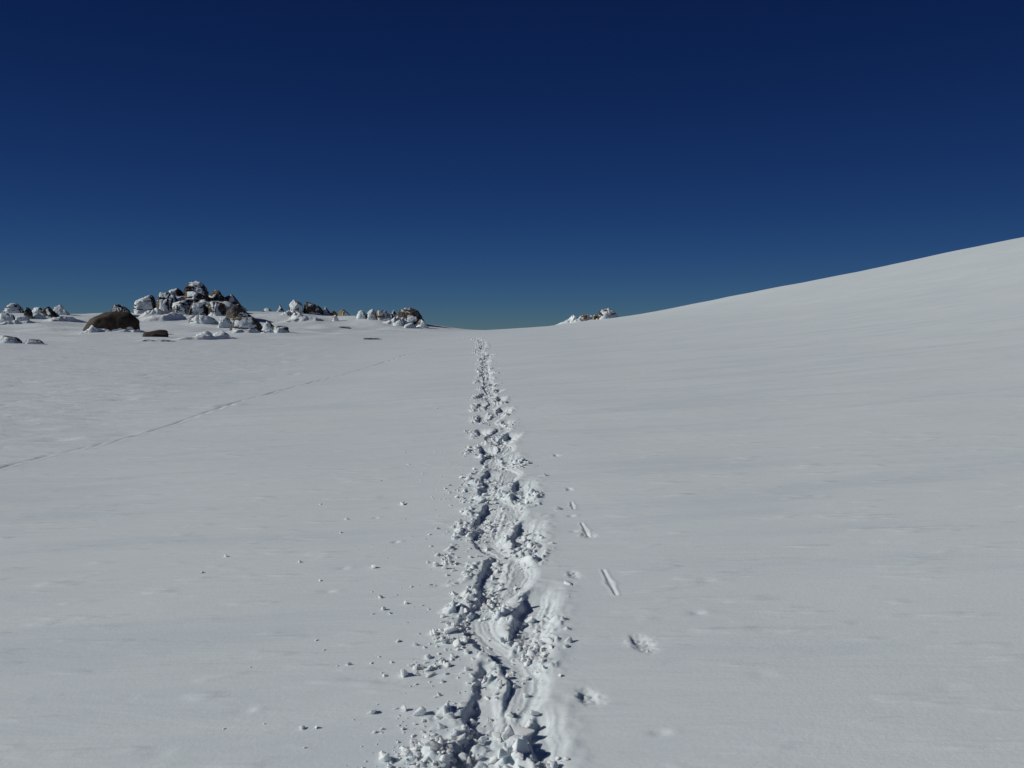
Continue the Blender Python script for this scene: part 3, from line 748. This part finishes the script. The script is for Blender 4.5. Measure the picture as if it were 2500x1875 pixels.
    # wind-plastered snow: thick where the face looks up or to the weather side, swallowed by the rock elsewhere
    q = co / max(h, .5)
    cover = .78 * nrm[:, 2] + .88 * -nrm[:, 1] - .12 * -nrm[:, 0] - (.12 if kind in ('dome', 'peak') else 0) + .42 * vol(q * .9, 1.3, k + 200, 3) + .24 * vol(q, 3.6, k + 300, 3) - 1.42 + snow * 1.05
    foot = np.exp(-np.clip(co[:, 2] - (g - z), 0, None) / (.16 * h + .05)) * .45 * (snow > 0)
    cover = cover + foot
    thick = (.035 + .016 * min(h, 3))
    amount = np.clip(np.tanh(cover * 2.2), -1, 1)
    lump = 1 + .7 * np.clip(vol(q, 4.5, k + 400, 2), -.6, 1) + 2.2 * np.clip(vol(q, 3.4, k + 420, 2) - .05, 0, 1) * sstep(.1, .6, nrm[:, 2]) * sstep(.1, -.5, nrm[:, 0])
    disp = np.where(amount > 0, amount * thick * lump, amount * .12)
    sc = co + nrm * disp[:, None]
    if (amount > .15).mean() > .01:
        ms = src.copy(); ms.name = 'boulder_snow'
        ms.vertices.foreach_set('co', sc.astype(np.float32).ravel()); ms.update()
        ms.materials.clear(); ms.materials.append(M_RIME)
        cap = bpy.data.objects.new('snow_cover', ms); C.objects.link(cap); cap.parent = root
    return root
for k, b in enumerate(BOULDERS):
    boulder(*b, k)

# ------------------------------------------------------------------ drifts banked round the rocks
for k, (x, y, w, h, label) in enumerate(DRIFTS):
    r = np.random.RandomState(500 + k)
    nx, ny = 72, 40
    X, Y = np.meshgrid(np.linspace(-1, 1, nx), np.linspace(-1, 1, ny))
    wob = .22 * noise2(X * 1.6 + k, Y * 1.3, 81) + .08 * noise2(X * 5 + k, Y * 4, 82)
    gx = x + X * w * .80; gy = y + Y * w * .55
    h = h * 1.0
    # windward side long and soft, lee side (right and towards the valley) steep
    lee = (X * w * .80 * .62 - Y * w * .55 * .78) + w * wob * .5
    prof = np.where(lee > 0, np.exp(-(lee / (.62 * h + .03)) ** 2), np.exp(-(lee / (.42 * w)) ** 2))
    wob2 = 1 + .3 * noise2(X * 7 + k, Y * 5, 84)
    env = wob2 * np.clip(1 - X ** 2, 0, 1) ** 1.2 * np.clip(1 - Y ** 2, 0, 1) ** 1.2
    Z = ground(gx, gy) + h * prof * env * (1 + .35 * noise2(X * 3 + k, Y * 2, 83)) - .05
    me = mesh_from_arrays('snow_drift', np.stack([gx.ravel() - x, gy.ravel() - y, Z.ravel()], 1), [quads(grid_ids(ny, nx, 0))])
    me.materials.append(M_SNOW)
    o = bpy.data.objects.new('snow_drift', me); C.objects.link(o); o.location = (x, y, 0)
    tag(o, label, 'snow drift', 'drifts round the rocks')

# ------------------------------------------------------------------ chunks of broken crust
def hull(seed, n, flat):
    r = np.random.RandomState(seed)
    pts = r.normal(size=(n, 3)); pts /= np.linalg.norm(pts, axis=1)[:, None]
    pts *= r.uniform(.75, 1.0, size=(n, 1))
    pts *= np.array([r.uniform(.8, 1.1), r.uniform(.7, 1.0), flat])
    bm = bmesh.new()
    for p in pts:
        bm.verts.new(p)
    res = bmesh.ops.convex_hull(bm, input=bm.verts)
    junk = list({e for e in res['geom_interior'] + res['geom_unused'] if isinstance(e, bmesh.types.BMVert)})
    if junk:
        bmesh.ops.delete(bm, geom=junk, context='VERTS')
    return bm

def lump_mesh(seed, flat):
    """larger lump: faceted, edges softened, crumbly surface"""
    bm = hull(seed, 10, flat)
    bmesh.ops.bevel(bm, geom=list(bm.edges), offset=.05, segments=1, profile=.6, affect='EDGES')
    bmesh.ops.triangulate(bm, faces=bm.faces)
    bmesh.ops.subdivide_edges(bm, edges=[e for e in bm.edges if e.calc_length() > .22], cuts=1, use_grid_fill=True)
    bmesh.ops.triangulate(bm, faces=bm.faces)
    co = np.array([v.co[:] for v in bm.verts])
    dn = .17 * vol(co, 2.4, seed, 4)
    for v, c, s in zip(bm.verts, co, dn):
        v.co = Vector(c * (1 + s))
    me = bpy.data.meshes.new('snow_lump'); bm.to_mesh(me); bm.free()
    me.polygons.foreach_set('use_smooth', np.ones(len(me.polygons), dtype=bool))
    me.set_sharp_from_angle(angle=math.radians(24)) if hasattr(me, 'set_sharp_from_angle') else None
    me.materials.append(M_SNOW)
    return me
LUMP_ME = [lump_mesh(900 + i, .36 + .08 * (i % 5)) for i in range(12)]
rr = random.Random(21)
taken = []
for k, (x, y, w, hr, label) in enumerate(LUMPS):
    o = bpy.data.objects.new('snow_chunk', LUMP_ME[k % 12]); C.objects.link(o)
    z = float(surface(np.array([x]), np.array([y]))[0])
    s = w / 1.75
    o.scale = (s, s * rr.uniform(.8, 1.0), s * hr * 1.7)
    o.rotation_euler = (rr.uniform(-.3, .3), rr.uniform(-.3, .3), rr.uniform(0, 6.28))
    o.location = (x, y, z + s * hr * .30)
    tag(o, label, 'snow chunk', 'chunks of snow kicked out beside the trail')

# candidates for the crumbs of the trail, biggest first become objects of their own
cand = []
for i, q in enumerate(prints):
    y = q['y']
    n = 120 if y < 5 else 115 if y < 8 else 100 if y < 14 else 60
    if not q['rough']:
        n = 40
    near_heap = q['rough'] and y < 3.2
    if near_heap:
        n = 100
    for _ in range(n):
        if rr.random() < .55:      # on the floor and at the heel
            u = (-1.25 + 1.5 * rr.random() ** 1.2) * q['L']; v = rr.gauss(-.25, .5) * q['W']
            if u > -.1 * q['L'] and v > -.3 * q['W']:
                continue
        elif rr.random() < .93:     # thrown to the left
            u = rr.uniform(-1.1, .9) * q['L']; v = -q['W'] * (1.0 + abs(rr.gauss(0, .75 if y < 10 else .4)))
        else:
            u = rr.uniform(-1.1, .9) * q['L']; v = q['W'] * (1.0 + abs(rr.gauss(0, .3)))
        ca, sa = math.cos(q['a']), math.sin(q['a'])
        x = q['x'] + v * ca + u * sa; yy = q['y'] + u * ca - v * sa
        size = .005 + .021 * rr.random() ** 2.4 + (.016 * rr.random() if rr.random() < .10 else 0)
        size *= 1.0 + min(y, 30) * .028
        if near_heap:
            size *= 1.35
        cand.append((size, x, yy))
# loose fine crumbs scattered to the left of the nearest prints
for _ in range(170):
    x = -.28 - abs(rr.gauss(0, .17)); yy = rr.uniform(2.5, 3.15) if rr.random() < .5 else rr.uniform(3.2, 9)
    cand.append((.004 + .010 * rr.random() ** 2, x + float(path_x(yy)), yy))
for _ in range(70):
    yy = rr.uniform(3, 12); x = float(path_x(yy)) - .4 - abs(rr.gauss(0, .35))
    cand.append((.006 + .012 * rr.random() ** 2, x, yy))
for cx_, cy_, sx_, sy_, n_ in DEBRIS:
    for _ in range(n_):
        size = .005 + .020 * rr.random() ** 2.0 + (.014 * rr.random() if rr.random() < .12 else 0)
        cand.append((size * (1 + min(cy_, 30) * .02), cx_ + rr.gauss(0, sx_), cy_ + rr.gauss(0, sy_)))
# the far end, where the trail bends away to the left over the shoulder
for _ in range(260):
    t = rr.random(); i = rr.randrange(len(PATH) - 5, len(PATH) - 1)
    x = PATH[i][0] * (1 - t) + PATH[i + 1][0] * t; yy = PATH[i][1] * (1 - t) + PATH[i + 1][1] * t
    cand.append((.018 + .03 * rr.random() ** 2, x + rr.gauss(0, .14), yy + rr.gauss(0, .3)))
cz = surface(np.array([c[1] for c in cand]), np.array([c[2] for c in cand]))
cand = [(s, x, y, float(z)) for (s, x, y), z in zip(cand, cz)]
shown = sorted(range(len(cand)), key=lambda i: -cand[i][0] / cand[i][2] if cand[i][2] > 2.6 else 0)
OWN = 240
HULLS = []
for i in range(16):
    bm = hull(1200 + i, 11, .26 + .055 * (i % 8))
    me = bpy.data.meshes.new('snow_crumb'); bm.to_mesh(me); bm.free(); me.materials.append(M_SNOW)
    HULLS.append(me)
own_set = set(shown[:OWN])
zones = [(3.05, ('snow clod in the heap at the bottom edge, left of the hole', 'snow clod inside or right of the hole at the bottom edge')),
         (3.55, ('snow clod on the left rim of the scraped trough', 'snow clod in or right of the scraped trough')),
         (4.6, ('snow clod in the widest debris left of the curved footprint', 'snow clod inside the curved right footprint')),
         (6.2, ('snow clod strewn left of the second and third footprint pairs', 'snow clod inside the second and third footprint pairs')),
         (99, ('small distant snow clod left of the narrowing trail', 'small distant snow clod on the narrowing trail'))]
hv = []; hf = []
for me in HULLS:
    co = get_co(me); hv.append(co)
    hf.append(np.array([p.vertices[:] for p in me.polygons]))
allv = []; allf = []; nv = 0
for i, (s, x, y, z) in enumerate(cand):
    rot = (rr.uniform(-.7, .7), rr.uniform(-.7, .7), rr.uniform(0, 6.28))
    hgt = z + s * .16
    k = rr.randrange(16)
    if i in own_set:
        o = bpy.data.objects.new('snow_clod', LUMP_ME[k % 12] if s > .016 and y < 7 else HULLS[k]); C.objects.link(o)
        o.location = (x, y, hgt); o.rotation_euler = rot; o.scale = (s, s, s)
        for lim, labs in zones:
            if y < lim:
                lab = labs[0] if x < float(path_x(y)) - .10 else labs[1]
                tag(o, lab, 'snow clod', lab.replace('snow clod', 'clods').replace('small distant ', 'distant ')); break
    else:
        R = np.array(Matrix.Rotation(rot[2], 3, 'Z') @ Matrix.Rotation(rot[1], 3, 'Y') @ Matrix.Rotation(rot[0], 3, 'X'))
        allv.append(hv[k] @ R.T * s + np.array([x, y, hgt])); allf.append(hf[k] + nv); nv += len(hv[k])
me = mesh_from_arrays('snow_crumbs', np.concatenate(allv), [np.concatenate(allf)])
me.polygons.foreach_set('use_smooth', np.zeros(len(me.polygons), dtype=bool))
me.materials.append(M_SNOW)
o = bpy.data.objects.new('snow_crumbs', me); C.objects.link(o)
o['kind'] = 'stuff'
tag(o, 'fine crumbs of broken snow strewn along the trodden trail', 'snow crumbs')
for me in (ICO4, ICO5):
    bpy.data.meshes.remove(me)
